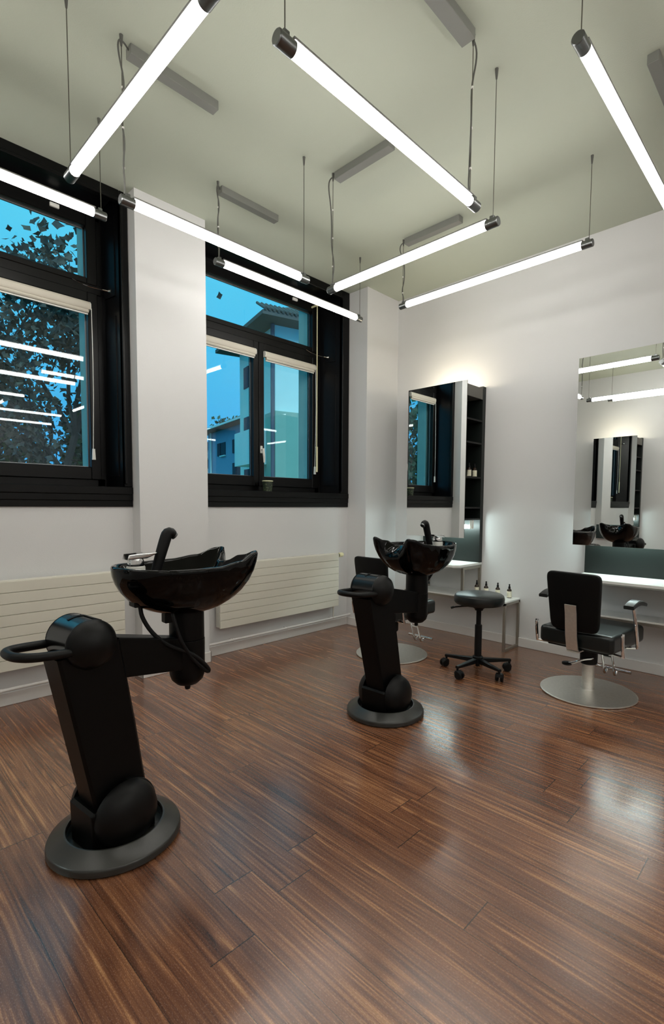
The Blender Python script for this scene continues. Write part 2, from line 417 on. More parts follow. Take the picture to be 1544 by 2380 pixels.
window(2, -.51, -.625, -.72, -.82, -2.12, -2.20, -2.225, -2.28, -1.512, (-.70, 2.84), -1.07, 'black framed window between the two white pillars')

def roller_blind(y0, y1, cord_y, lab, weight):
    t = thing('roller_blind', lab, 'blind', (-.326, (y0+y1)/2, 2.70), 0, 'roller blinds on the window sashes')
    c = (y1-y0)/2
    m = MB(); pr = [(-.016, .0), (.014, .0), (.022, .014), (.020, .042), (.006, .056), (-.016, .056)]
    m.prism(pr, 1, -c, c, .003, 1); m.build('cassette', M['blind'], t)
    m = MB(); m.cyl((.004, -c+.01, -.012), (.004, c-.01, -.012), .014, 16); m.build('fabric_roll', M['blind'], t)
    m = MB(); m.box((-.008, -c+.01, -.036), (.004, c-.01, -.026), .003, 2); m.build('bottom_bar', M['whitep'], t)
    for s in (-1, 1):
        m = MB(); m.prism(pr, 1, s*c, s*(c+.006)); m.build('end_cap', M['whitep'], t)
    if cord_y is not None:
        y = cord_y-(y0+y1)/2
        m = MB(); m.tube([(.012, y, .01), (.02, y-.001, -.5), (.012, y-.012, -1.02)], .0028, 6, 1); m.build('cord', M['whitep'], t)
        if weight:
            m = MB(); m.prism([(y-.021, -1.08), (y+.004, -1.08), (y, -1.0), (y-.017, -1.0)], 0, .004, .018, .002, 1); m.build('cord_weight', M['whitep'], t)
    return t
roller_blind(-3.675, -3.04, -3.03, 'cream roller blind rolled up on the left window, cord with a white weight', True)
roller_blind(-2.12, -1.568, -2.128, 'cream roller blind on the left sash of the window between the pillars', True)
roller_blind(-1.455, -.81, -.802, 'cream roller blind on the right sash of the window between the pillars', True)

# ------------------------------------------------------------------ outdoors
def bmat(name, c, r=.85): return mat(name, srgb(*c), r, noise=.06, nscale=1.5)
O = dict(lw=bmat('pale_render', (232, 236, 226)), lw2=bmat('cream_render', (206, 216, 196)), grn=bmat('green_grey_render', (150, 176, 158)), blue=bmat('blue_grey_render', (150, 165, 190)),
         roof=bmat('brown_roof_tile', (112, 92, 84)), eave=bmat('eave_board', (150, 140, 128)), shut=bmat('dark_shutter', (72, 58, 70)), dark=bmat('dark_window', (52, 60, 74)),
         trim=bmat('white_stone_trim', (238, 238, 232)), pipe=bmat('grey_downpipe', (96, 92, 104)), grass=bmat('lawn', (70, 92, 50)))
m = MB(); m.box((-160, -120, -2.2), (-.9, 160, -2.0)); struct(m.build('ground', O['grass']), 'lawn outside the windows', 'ground')
def frame_mat(corner, az):
    a = math.radians(az); X = Vector((math.sin(a), math.cos(a), 0)); Y = Vector((-X.y, X.x, 0))
    return Matrix(((X.x, Y.x, 0, corner[0]), (X.y, Y.y, 0, corner[1]), (0, 0, 1, 0), (0, 0, 0, 1)))
# pale block: local +x runs along the facade away to the left, +y runs away from us on the right hand side
bA = thing('apartment_building', 'pale three storey building with overhanging tiled roof, nearest outside', 'building')
FM = frame_mat((-23.8, 17.3), -75)      # x: far left ; y: -90 deg
FM = Matrix(((FM[0][0], -FM[0][1], 0, FM[0][3]), (FM[1][0], -FM[1][1], 0, FM[1][3]), (0, 0, 1, 0), (0, 0, 0, 1)))   # y now points to the right-hand face (az 15)
EZ = 13.6
def bpart(name, boxes, mt, parent, FMx, bev=0):
    m = MB(FMx)
    for a, b in boxes: m.box(a, b, bev, 1)
    bmesh.ops.recalc_face_normals(m.bm, faces=m.bm.faces)
    return m.build(name, mt, parent)
bpart('wall', [((0, 0, -2), (7.0, 16, EZ))], O['lw'], bA, FM)
bpart('wall_bay', [((-.9, 4.6, -2), (3, 14, EZ-.1))], O['lw2'], bA, FM)
bpart('lower_wall', [((-.35, -.15, -2), (1.5, 4.4, 7.6))], O['grn'], bA, FM)
bpart('balcony', [((1.2, -1.3, 4.1), (4.6, 0, 6.5))], O['trim'], bA, FM)
m = MB(FM)
o_ = 1.5; z0 = EZ; z1 = EZ+3.2
pts = [(-o_, -o_, z0), (7+o_, -o_, z0), (7+o_, 16+o_, z0), (-o_, 16+o_, z0)]
rid = [(3.5, 5, z1), (3.5, 11, z1)]
lo = [m.v((p[0], p[1], p[2]-.25)) for p in pts]; hi = [m.v(p) for p in pts]; rr = [m.v(p) for p in rid]
m.face(lo); 
for i in range(4): m.face([lo[i], lo[(i+1) % 4], hi[(i+1) % 4], hi[i]])
m.face([hi[0], hi[1], rr[0]]); m.face([hi[1], hi[2], rr[1], rr[0]]); m.face([hi[2], hi[3], rr[1]]); m.face([hi[3], hi[0], rr[0], rr[1]])
bmesh.ops.recalc_face_normals(m.bm, faces=m.bm.faces); rf = m.build('roof', O['roof'], bA, flat=True)
for k in range(60):                     # rounded tile ends along the eave on the right-hand face
    m = MB(FM); m.cyl((-o_-.12, -o_+.15+k*.31, z0+.05), (-o_+1.3, -o_+.15+k*.31, z0+.86), .095, 8); m.build('roof_tile', O['roof'], rf)
m = MB(FM); m.cyl((-.15, -.25, -2), (-.15, -.25, EZ-.3), .14, 10); m.build('downpipe', O['pipe'], bA)
for z in (2.2, 6.2, 10.4):
    w_ = bpart('window', [((-.96, 6.0, z), (-.90, 7.2, z+1.7))], O['dark'], bA, FM)
    bpart('shutter', [((-1.05, 5.2, z-.05), (-.98, 6.0, z+1.75))], O['shut'], w_, FM)
    bpart('ledge', [((-1.15, 5.9, z-.15), (-.9, 7.3, z-.03))], O['trim'], w_, FM)
for z in (2.4, 6.4, 10.2):
    bpart('window', [((5.0, -.06, z), (6.0, .05, z+1.6))], O['dark'], bA, FM)
# blue grey house further back on the left, seen between the reveal and the pale block
bB = thing('house', 'blue grey house with tiled roof behind the pale building', 'building')
def fmz(c, az):
    a = math.radians(az); b = math.radians(az+90)
    return Matrix(((math.sin(a), math.sin(b), 0, c[0]), (math.cos(a), math.cos(b), 0, c[1]), (0, 0, 1, 0), (0, 0, 0, 1)))
GM = fmz((-41.3, 27.3), -78)
bpart('wall', [((-3, 0, -2), (12, 10, 10.2))], O['blue'], bB, GM)
bpart('wing_wall', [((12, 1.0, -2), (26, 10, 9.0))], O['blue'], bB, GM)
m = MB(GM)
A = [(-4, -1.2, 10.2), (13, -1.2, 10.2), (13, 11.2, 10.2), (-4, 11.2, 10.2)]
lo = [m.v((p[0], p[1], p[2]-.2)) for p in A]; hi = [m.v(p) for p in A]; r0 = m.v((2, 5, 13.2)); r1 = m.v((9, 5, 13.2))
m.face(lo)
for i in range(4): m.face([lo[i], lo[(i+1) % 4], hi[(i+1) % 4], hi[i]])
m.face([hi[0], hi[1], r1, r0]); m.face([hi[1], hi[2], r1]); m.face([hi[2], hi[3], r0, r1]); m.face([hi[3], hi[0], r0])
bmesh.ops.recalc_face_normals(m.bm, faces=m.bm.faces); m.build('roof', O['roof'], bB, flat=True)
bpart('gutter', [((-4, -1.35, 10.05), (11.0, -1.2, 10.25))], O['trim'], bB, GM)
m = MB(GM); m.cyl((10.6, -.15, -2), (10.6, -.15, 10), .12, 8); m.build('downpipe', O['trim'], bB)
for x0, z in ((1.2, 7.0), (1.2, 4.4), (1.2, 2.0), (6.0, 7.0)):
    w_ = bpart('window', [((x0, -.06, z), (x0+1.5, .1, z+1.5))], O['dark'], bB, GM)
    bpart('shutter', [((x0+1.5, -.12, z), (x0+2.5, -.02, z+1.5))], O['shut'], w_, GM)
    bpart('ledge', [((x0-.1, -.2, z-.14), (x0+1.6, .0, z))], O['trim'], w_, GM)
for z in (2.4, 4.9, 7.2):
    bpart('balcony', [((13, -.6, z), (24, 1.0, z+.9))], O['trim'], bB, GM)
    bpart('loggia', [((13, .85, z+.9), (24, 1.02, z+2.2))], O['dark'], bB, GM)

def leaf_mat(name, c1, c2):
    m = bpy.data.materials.new(name); m.use_nodes = True; N = m.node_tree.nodes; L = m.node_tree.links; p = N['Principled BSDF']
    g = N.new('ShaderNodeNewGeometry'); r = N.new('ShaderNodeValToRGB')
    r.color_ramp.elements[0].color = srgb(*c1); r.color_ramp.elements[1].color = srgb(*c2)
    L.new(g.outputs['Random Per Island'], r.inputs[0]); L.new(r.outputs[0], p.inputs['Base Color']); p.inputs['Roughness'].default_value = .6
    return m
M['leafA'] = leaf_mat('maple_leaves', (48, 42, 40), (96, 78, 62))
M['leafB'] = leaf_mat('hedge_leaves', (18, 30, 20), (82, 100, 48))
M['leafC'] = leaf_mat('tree_leaves', (50, 62, 44), (112, 122, 84))
M['bark'] = mat('grey_brown_bark', srgb(58, 50, 46), .9, noise=.3, nscale=12)
def add_leaf(m, p, size, rnd):
    """a lobed leaf of six points, folded a little along its rib"""
    n = Vector((rnd.gauss(0, 1), rnd.gauss(0, 1), rnd.gauss(0, .8)+.6)).normalized()
    u = n.orthogonal().normalized(); u.rotate(Quaternion(n, rnd.uniform(0, 2*PI))); v = n.cross(u)
    s = size*rnd.uniform(.6, 1.25)
    pts = [(-.5, 0, 0), (-.1, .42, .06), (.12, .2, .03), (.5, .0, -.05), (.12, -.2, .03), (-.1, -.42, .06)]
    m.bm.faces.new([m.v(p+u*a*s+v*b*s+n*c*s) for a, b, c in pts])
def tree(name, label, loc, height, spread, leaves, lsize, lm, seed, trunk_r=.11, clear=.25, levels=3, group=None):
    rnd = random.Random(seed)
    t = thing(name, label, 'tree', loc, 0, group)
    tips = []; b = MB()
    def grow(p, d, L, r, lev):
        pts = [p]; q = p.copy(); dd = d.copy()
        for k in range(4):
            dd = (dd+Vector((rnd.gauss(0, .14), rnd.gauss(0, .14), rnd.gauss(.05, .08)))).normalized(); q = q+dd*L/4; pts.append(q.copy())
        b.tube(pts, [r, r*.55], 6 if lev < 2 else 4)
        if lev >= 1: tips.extend(pts[1:])
        if lev < levels:
            n = 9 if lev == 0 else 4
            for k in range(n):
                f = rnd.uniform(clear if lev == 0 else .25, 1.0); i = min(int(f*4), 3); s = pts[i].lerp(pts[i+1], f*4-i)
                a = rnd.uniform(0, 2*PI); el = rnd.uniform(.15, .9)
                nd = (Vector((math.cos(a)*math.cos(el), math.sin(a)*math.cos(el), math.sin(el)))*.8+dd*.4).normalized()
                grow(s, nd, L*(spread if lev == 0 else .55)*rnd.uniform(.7, 1.1), r*.42, lev+1)
    grow(Vector((0, 0, 0)), Vector((0, 0, 1)), height*.8, trunk_r, 0)
    b.build('trunk', M['bark'], t)
    f = MB()
    for _ in range(leaves):
        c = rnd.choice(tips); add_leaf(f, c+Vector((rnd.gauss(0, .24), rnd.gauss(0, .24), rnd.gauss(0, .2)))*(height/8), lsize, rnd)
    f.build('foliage', lm, t, flat=True)
    return t
def bush(label, loc, rx, rz, leaves, seed, lm=None, name='shrub', group='shrubs of the hedge outside the left window'):
    rnd = random.Random(seed); t = thing(name, label, 'shrub', loc, 0, group)
    b = MB()
    for k in range(7):
        a = k*.9; b.tube([(0, 0, 0), (math.cos(a)*rx*.3, math.sin(a)*rx*.3, rz*.8), (math.cos(a)*rx*.6, math.sin(a)*rx*.6, rz*1.5)], [.03, .01], 5)
    b.build('stem', M['bark'], t)
    f = MB()
    lob = [(rnd.uniform(-.5, .5)*rx, rnd.uniform(-.5, .5)*rx, rz*(.5+i*.1), rnd.uniform(.4, .6)) for i in range(11)]
    for _ in range(leaves):
        c = rnd.choice(lob); d = Vector((rnd.gauss(0, 1), rnd.gauss(0, 1), rnd.gauss(0, 1))).normalized()*rnd.uniform(.55, 1.0)
        add_leaf(f, Vector((c[0]+d.x*rx*c[3], c[1]+d.y*rx*c[3], c[2]+d.z*rz*c[3])), .19, rnd)
    f.build('foliage', lm or M['leafB'], t, flat=True)
    return t
tree('maple_tree', 'slender maple tree with dark sparse leaves outside the left window', (-7.6, -1.75, -2.0), 8.3, .46, 6500, .15, M['leafA'], 3, .10, .16)
tree('broad_tree', 'dense tree seen only in the narrow mirror through the window', (-7.2, -11.3, -2.0), 11.5, .55, 12000, .26, M['leafC'], 5, .16, .1)
tree('garden_tree', 'round tree beyond the roof of the blue grey house', (-86, 50, -2.0), 18.5, .5, 1800, .75, M['leafC'], 8, .3, .3)
for k, (x, y, rx, rz, lab) in enumerate(((-9.4, -2.9, 1.0, 3.0, 'dark green shrub below the maple, leftmost in the left window'), (-9.6, -1.5, 1.0, 3.0, 'dark green shrub directly behind the maple trunk'),
        (-9.9, -.1, 1.0, 3.0, 'dark green shrub behind the right edge of the left window'), (-10.4, 1.35, 1.0, 3.0, 'farthest green shrub of the hedge at the right'))):
    bush(lab, (x, y, -2.0), rx, rz, 5200, 20+k)

# ------------------------------------------------------------------ radiators and pipes
def radiator(y0, y1, z0, z1, lab, valve):
    yc = (y0+y1)/2; L = (y1-y0)/2; H = z1-z0
    t = thing('radiator', lab, 'radiator', (RX, yc, z0), 0, 'radiators below the windows')
    x1 = .100; n = 8; hh = H/n
    m = MB()
    for k in range(n): m.box((x1-.012, -L, k*hh+.0016), (x1, L, (k+1)*hh-.0016), .0022, 2)
    m.box((x1-.018, -L+.002, .002), (x1-.008, L-.002, H-.002))
    m.build('front_panel', M['rad'], t)
    m = MB(); m.box((.030, -L+.03, .01), (.045, L-.03, H-.01), .003, 1); m.build('rear_panel', M['radside'], t)
    m = MB()
    for k in range(int(2*L/.05)): m.box((.046, -L+.04+k*.05, .03), (x1-.019, -L+.043+k*.05, H-.03))
    m.build('fins', M['radside'], t)
    m = MB(); m.box((.028, -L+.01, H-.012), (x1-.004, L-.01, H+.003), .002, 1); m.build('top_grille', M['rad'], t)
    for s in (-1, 1):
        m = MB(); m.box((.03, s*L, .008), (x1-.02, s*(L-.006), H-.006), .002, 1); m.build('side_cover', M['radside'], t)
    for s in (-1, 1):
        m = MB(); m.box((0, s*(L-.2)-.02, .1), (.031, s*(L-.2)+.02, H-.1)); m.build('wall_bracket', M['radside'], t)
    if valve:
        v = MB(); z = H-.02; v.cyl((.06, L, z), (.06, L+.025, z), .013, 12); v.cyl((.06, L+.02, z), (.06, L+.04, z), .016, 6); vo = v.build('valve', M['darkalu'], t)
        k = MB(); k.lathe([(.018, 0), (.023, .006), (.024, .045), (.020, .055), (.012, .057)], (.06, L+.038, z), 20, (0, 1, 0)); k.build('thermostat_knob', M['ivory'], vo)
        k = MB(); k.lathe([(.011, 0), (.011, .003)], (.06, L+.094, z), 14, (0, 1, 0)); k.build('knob_cap', M['rubber'], vo)
    m = MB(); m.cyl((.06, L-.04, 0.005), (.06, L-.04, -.118), .008, 10); m.build('connection_pipe', M['radside'], t)
    return t
radiator(-2.16, -.735, .245, .795, 'cream ribbed panel radiator below the window between the pillars', True)
radiator(-4.45, -2.955, .245, .810, 'cream ribbed panel radiator below the left window behind the front basin', False)
for y0, y1, lab in ((-2.275, -.52, 'white heating pipe along the baseboard below the radiator between the pillars'), (-4.6, -2.86, 'white heating pipe along the baseboard below the left window')):
    m = MB(); m.cyl((RX+.06, y0, .118), (RX+.06, y1, .118), .011, 12)
    for q in (.15, .5, .85): m.cyl((RX+.06, y0+(y1-y0)*q, .118), (RX+.06, y0+(y1-y0)*q+.012, .118), .014, 12); m.box((RX, y0+(y1-y0)*q, .114), (RX+.06, y0+(y1-y0)*q+.01, .122))
    tag(m.build('heating_pipe', M['base']), lab, 'pipe', 'heating pipes')

# cup on the sill
t = thing('cup', 'patterned dark green cup on the black sill between the pillars', 'cup', (-.25, -1.485, 1.42))
def cup_mat():
    m = mat('cup_print', srgb(70, 82, 58), .55); N = m.node_tree.nodes; L = m.node_tree.links
    v = N.new('ShaderNodeTexVoronoi'); v.inputs['Scale'].default_value = 60; tcn = N.new('ShaderNodeTexCoord'); r = N.new('ShaderNodeValToRGB')
    r.color_ramp.elements[0].color = srgb(112, 124, 88); r.color_ramp.elements[1].color = srgb(36, 46, 34); r.color_ramp.elements[1].position = .5
    L.new(tcn.outputs['Object'], v.inputs['Vector']); L.new(v.outputs['Distance'], r.inputs[0]); L.new(r.outputs[0], N['Principled BSDF'].inputs['Base Color']); return m
m = MB(); m.lathe([(.0, 0), (.042, 0), (.050, .098), (.047, .098), (.040, .006), (0, .006)], n=28); m.build('body', cup_mat(), t)
m = MB(); m.lathe([(.049, .095), (.053, .098), (.053, .104), (.048, .106), (.046, .10)], n=28, cap=False); m.build('rim', M['ivory'], t)

# ------------------------------------------------------------------ lamps
def lamp(label, axis, fixed, a, b, z, wires, cables):
    """axis 0: runs along x at y=fixed; axis 1: runs along y at x=fixed"""
    P = (lambda s, dz=0, off=0: Vector((s, fixed+off, z+dz))) if axis == 0 else (lambda s, dz=0, off=0: Vector((fixed+off, s, z+dz)))
    mid = P((a+b)/2); t = thing('tube_lamp', label, 'lamp', mid, 0, 'hanging fluorescent tubes')
    T = Matrix.Translation(-mid)
    m = MB(T); r = .0215
    m.cyl(P(a+.062), P(b-.062), r, 20); m.build('tube', M['tube'], t)
    for e, s in ((a, 1), (b, -1)):
        m = MB(T); m.cyl(P(e), P(e+s*.07), .0245, 20, bev=.003); m.cyl(P(e+s*.066), P(e+s*.080), .019, 16)
        q = P(e+s*.035); m.box((q.x-.012, q.y-.012, q.z+.018), (q.x+.012, q.y+.012, q.z+.036), .002, 1)
        m.build('end_cap', M['darkalu'], t)
    m = MB(T)
    if axis == 0: m.box((a+.06, fixed-.018, z+.0225), (b-.06, fixed+.018, z+.031), .002, 1)
    else: m.box((fixed-.018, a+.06, z+.0225), (fixed+.018, b-.06, z+.031), .002, 1)
    m.build('back_rail', M['alu'], t)
    for s in wires+cables:
        q = P(s); m = MB(T); m.cyl(q+Vector((0, 0, .03)), (q.x, q.y, HC-.04), .0022, 6); m.build('suspension_wire', M['wire'], t)
        m = MB(T); m.lathe([(.009, 0), (.006, -.035), (.004, -.05)], (q.x, q.y, HC-.001), 12); m.build('ceiling_anchor', M['cable'], t)
    return t, T, P
def cable(t, T, q, box, sag=.03, seed=0):
    """feed cable: from the driver box along the ceiling, over the anchor, down beside the wire"""
    q = Vector(q); box = Vector(box); d = (box-q); d.z = 0; d.normalize(); rnd = random.Random(seed)
    top = HC-.02; pts = [box, q+d*.03+Vector((0, 0, top-q.z+.005)), q-d*.02+Vector((0, 0, top-q.z-.012)), q-d*.032+Vector((0, 0, top-q.z-.07))]
    for f in (.25, .45, .62, .8, .95): pts.append(q+Vector((rnd.uniform(-.012, .012), rnd.uniform(-.012, .012), (top-q.z)*(1-f)*.9+.03)))
    pts.append(q+Vector((0, 0, .03)))
    m = MB(T); m.tube(pts, .0042, 8, 2); m.build('feed_cable', M['cable'], t)
    m = MB(T)
    for f in (.3, .55, .8): z = q.z+(top-q.z)*(1-f); m.cyl((q.x, q.y, z), (q.x, q.y, z+.008), .006, 8)
    m.build('cable_tie', M['whitep'], t)
def driver(label, lo, hi):
    c = ((lo[0]+hi[0])/2, (lo[1]+hi[1])/2, HC-.048)
    m = MB(Matrix.Translation((-c[0], -c[1], -c[2]))); m.box((lo[0], lo[1], HC-.048), (hi[0], hi[1], HC), .002, 1)
    o = m.build('driver_box', M['box']); o.location = c
    tag(o, label, 'driver box', 'grey driver boxes on the ceiling'); return o
ZI, ZO = 2.755, 2.97
t, T, P = lamp('long hanging tube at the upper left, slanting steeply out of the top edge', 0, -3.62, 1.085, 2.30, ZI, [1.088+.02], [2.27])
cable(t, T, P(2.27), (2.30, -3.30, HC-.02), seed=1)
t, T, P = lamp('hanging tube crossing in front of the white pillar', 1, 1.098, -3.40, -2.19, ZI, [-2.225], [-3.378])
cable(t, T, P(-3.378), (1.065, -3.33, HC-.02), seed=2)
driver('long grey driver box on the ceiling behind the steep upper left tube', (1.035, -3.33), (1.092, -2.845))
t, T, P = lamp('longest looking hanging tube in the middle of the ceiling', 1, 2.302, -3.41, -2.165, ZI, [-3.375], [-2.233])
cable(t, T, P(-2.233), (2.30, -2.255, HC-.02), seed=3)
driver('grey driver box at the top edge beside the central tube', (2.255, -2.73), (2.325, -2.255))
t, T, P = lamp('hanging tube above the right pillar, second from the mirror wall', 0, -1.985, 1.085, 2.325, ZI, [2.293], [1.12])
cable(t, T, P(1.12), (1.135, -1.965, HC-.02), seed=4)
driver('grey driver box on the ceiling behind the central tube', (1.135, -1.99), (1.60, -1.93))
t, T, P = lamp('hanging tube nearest the mirror wall, above the narrow mirror', 0, -.985, .925, 2.455, ZO, [2.43], [.95])
cable(t, T, P(.95), (.97, -.965, HC-.02), sag=.06, seed=5)
driver('grey driver box on the ceiling nearest the mirror wall', (.97, -1.0), (1.485, -.94))
t, T, P = lamp('hanging tube in front of the window between the pillars', 1, .487, -2.50, -.99, ZO, [-1.01], [-2.47])
cable(t, T, P(-2.47), (.45, -2.43, HC-.02), sag=.06, seed=6)
driver('grey driver box on the ceiling above the white pillar', (.42, -2.43), (.475, -1.93))
lamp('hanging tube in front of the left window, cut by the left edge', 1, .482, -4.73, -3.225, ZO, [-3.252, -4.70], [])
t, T, P = lamp('hanging tube at the upper right, cut by the right edge', 1, 2.885, -2.51, -1.02, ZO, [-2.478], [-1.05])
cable(t, T, P(-1.05), (2.885, -1.10, HC-.02), seed=8)
driver('grey driver box cut by the right edge', (2.862, -1.55), (2.915, -1.09))

lamp('hanging tube behind the viewer, seen in the mirror at the right edge', 0, -4.92, .95, 2.46, ZO, [1.0, 2.42], [])
for q, (ax, fx, a, b) in enumerate(((1, 4.75, -3.6, -2.1), (0, -1.2, 4.1, 5.6), (0, -3.6, 5.2, 6.7), (1, 6.3, -2.6, -1.1), (1, 7.2, -4.6, -3.1), (0, -2.3, 5.3, 6.8), (0, -4.9, 5.4, 6.9), (1, 3.9, -5.4, -4.9), (1, 7.6, -2.4, -.9))):  # unseen fill tubes, added to even out the light on the walls
    lamp('added fill tube out of view on the right, %s' % ('nearest the centre of the room', 'along the mirror wall', 'along the opposite wall', 'across the far end', 'by the far corner', 'in the middle of the far ring', 'beside the far opposite wall', 'short one behind the viewer', 'by the far mirror wall corner')[q], ax, fx, a, b, ZO, [a+.06, b-.06], [])
lamp('added fill tube out of view behind the viewer', 0, -4.95, 3.3, 4.8, ZO, [3.4, 4.7], [])  # one more unseen tube, added only to light the room

# ------------------------------------------------------------------ mirror cabinets, worktops, bench
YM = -.348
def mirror_cabinet(x0, label, lampmat, yaw=0.0, up=True, y0=0, rz=0, flip=False):
    t = thing('mirror_cabinet', label, 'mirror', (x0, y0, 1.0), rz, 'mirror cabinets')
    W, H, D = .657, 1.437, YM
    FX = Matrix(((-1, 0, 0, W), (0, 1, 0, 0), (0, 0, 1, 0), (0, 0, 0, 1))) if flip else Matrix.Identity(4)
    # mirror slab carries the reflection
    RY = Matrix.Translation((0, D, 0)) @ Matrix.Rotation(yaw, 4, 'Z') @ Matrix.Translation((0, -D, 0))
    m = MB(RY); m.box((0, D+.002, 0), (W, D+.007, H), .0015, 1); m.build('mirror_backing', M['cabtop'], t)
    m = MB(RY); m.grid([[(.001, D, .001), (W-.001, D, .001)], [(.001, D, H-.001), (W-.001, D, H-.001)]])
    s = m.build('mirror', M['mirror'], t, flat=True)
    m = MB(FX); m.box((.0, -.055, -.25), (W, -.001, H-.01), .002, 1); m.build('back_panel', M['panel'], t)
    m = MB(FX)       # shelf carcass: middle upright, top and bottom boards
    m.box((.30, D+.007, .18), (.318, -.055, H-.02)); m.box((.0, D+.007, .165), (W-.004, -.055, .18))
    m.box((.004, D+.007, .18), (.012, -.055, H-.02))
    m.build('carcass', M['cab'], t)
    for s in (1,):
        m = MB(FX); m.box((.318, D+.009, H-.13), (W-.004, -.056, H-.125)); m.box((W-.008, D+.008, H-.135), (W-.003, -.056, H-.03), .001, 1); m.build('top_fascia', M['cabtop'], t)
    for z in (2.099, 1.886, 1.564, 1.281):
        m = MB(FX); m.box((.318, D+.008, z-1.008), (W-.003, -.056, z-.992), .001, 1); m.build('shelf', M['cab'], t)
    # upward lamp in the top and downward lamp below the shelves
    m = MB(FX); m.box((.06, -.30, H-.055), (W-.06, -.10, H-.05)); m.build('lamp_tray', M['cabtop'], t)
    if up: m = MB(FX); m.cyl((.08, -.25, H-.035), (W-.08, -.25, H-.035), .013, 14); m.build('upper_lamp', M['lamp'], t)
    m = MB(FX); m.cyl((.10, -.17, .100), (W-.04, -.17, .100), .018, 16); m.build('lower_lamp', lampmat, t)
    for x in (.05, W-.04):
        m = MB(FX); m.box((x, -.185, .082), (x+.03, -.155, .168), .003, 1); m.build('lamp_holder', M['whitep'], t)
    return t
mirror_cabinet(.551, 'narrow mirror with open black side shelves beside the right pillar', M['lampcool'])
mirror_cabinet(2.173, 'mirror cut by the right edge, reflecting both basins', M['lampcool'], math.radians(-.48), up=False)
mirror_cabinet(1.28, 'mirror with side shelves on the opposite wall, seen inside the right hand mirror', M['lampcool'], y0=YB, rz=PI, flip=True)
def slab(m, x0, x1, y0, y1, z0, z1): m.box((x0, y0, z0), (x1, y1, z1), .003, 1)
def worktop(x0, x1, label, legs, base):
    t = thing('worktop', label, 'shelf table', (x0, 0, base), 0, 'worktops below the mirrors')
    W = x1-x0; zt = .752-base
    m = MB(); m.prism([(0, -.001), (W, -.001), (W, -.40), (W-.05, -.445), (0, -.445)], 2, zt-.022, zt, .002, 1); m.build('top', M['top'], t)
    m = MB(); m.prism([(0.001, -.002), (W-.001, -.002), (W-.001, -.399), (W-.051, -.443), (0.001, -.443)], 2, zt-.030, zt-.0222); m.build('edge', M['edge'], t)
    for x in [q-x0 for q in legs]:
        for y in (-.012, -.33):
            m = MB(); m.box((x-.012, y-.012, 0), (x+.012, y+.012, zt-.03), .001, 1); m.build('leg', M['frame'], t)
        m = MB(); m.box((x-.011, -.318, zt-.052), (x+.011, -.024, zt-.031), .001, 1); m.build('rail', M['frame'], t)
    return t
BT = .452
worktop(.551, 1.207, 'white worktop on steel legs below the narrow mirror', (.60, 1.193), BT)
worktop(2.173, 3.40, 'white worktop below the mirror at the right edge', (2.86, 3.38), BT+.0)
def bench(x0, x1, d, label, legs):
    t = thing('bench', label, 'bench', (x0, 0, 0), 0, 'low white benches')
    W = x1-x0
    m = MB(); m.box((0, -d, BT-.014), (W, -.002, BT), .0015, 1); m.build('top', M['top'], t)
    m = MB(); f = .022
    for y in (-d, -.002-f): m.box((0, y, BT-.014-f), (W, y+f, BT-.0145), .001, 1)
    m.build('rail', M['frame'], t)
    for x in [q-x0 for q in legs]:
        for y in (-d, -.002-f):
            m = MB(); m.box((x, y, 0), (x+f, y+f, BT-.0145), .001, 1); m.build('leg', M['frame'], t)
        m = MB(); m.box((x, -d+f, 0), (x+f, -.002-f, f), .001, 1); m.box((x, -d+f, BT-.037), (x+f, -.002-f, BT-.0145)); m.build('crossbar', M['frame'], t)
    return t
bench(.50, 1.605, .298, 'low white bench on steel frame legs carrying four bottles', (1.583,))
bench(2.173, 3.40, .235, 'low white shelf under the worktop at the right edge', (2.85,))

# bottles
def bottle(label, loc, sc=1.0, group='pump bottles on the low bench'):
    t = thing('bottle', label, 'bottle', loc, 0, group); k = sc
    m = MB(); m.lathe([(.0, 0), (.021*k, 0), (.023*k, .003*k), (.023*k, .072*k), (.021*k, .082*k), (.012*k, .092*k), (.010*k, .098*k)], n=24); m.build('body', M['amber'], t)
    m = MB(); m.lathe([(.0234*k, .006*k), (.0236*k, .008*k), (.0236*k, .066*k), (.0234*k, .068*k)], n=24, cap=False); l = m.build('paper_label', M['label'], t)
    m = MB()
    for z in (.024, .034, .046):
        for i in range(5): 
            a = -2.3+i*.16; m.box((.0238*k*math.cos(a)-.0012, .0238*k*math.sin(a)-.0012, z*k), (.0238*k*math.cos(a)+.0012, .0238*k*math.sin(a)+.0012, (z+.003)*k))
    m.build('label_text', M['ink'], l)
    m = MB(); m.lathe([(.011*k, .096*k), (.011*k, .112*k), (.008*k, .114*k), (.006*k, .128*k), (.008*k, .129*k), (.007*k, .138*k), (0, .140*k)], n=16); m.build('pump', M['rubber'], t)
    return t
for x, lab in ((1.195, 'pump bottle on the bench, first from the left behind the stool'), (1.294, 'pump bottle on the bench, second from the left behind the stool'),
               (1.413, 'pump bottle on the bench, third from the left'), (1.528, 'pump bottle on the bench, rightmost and fully visible')):
    bottle(lab, (x, -.065, BT), .92)
for y, lab in ((-.218, 'small labelled bottle on the cabinet shelf, left of the pair'), (-.115, 'small labelled bottle on the cabinet shelf, right of the pair')):
    bottle(lab, (1.170, y, 1.572), .92, 'bottles on the cabinet shelf')

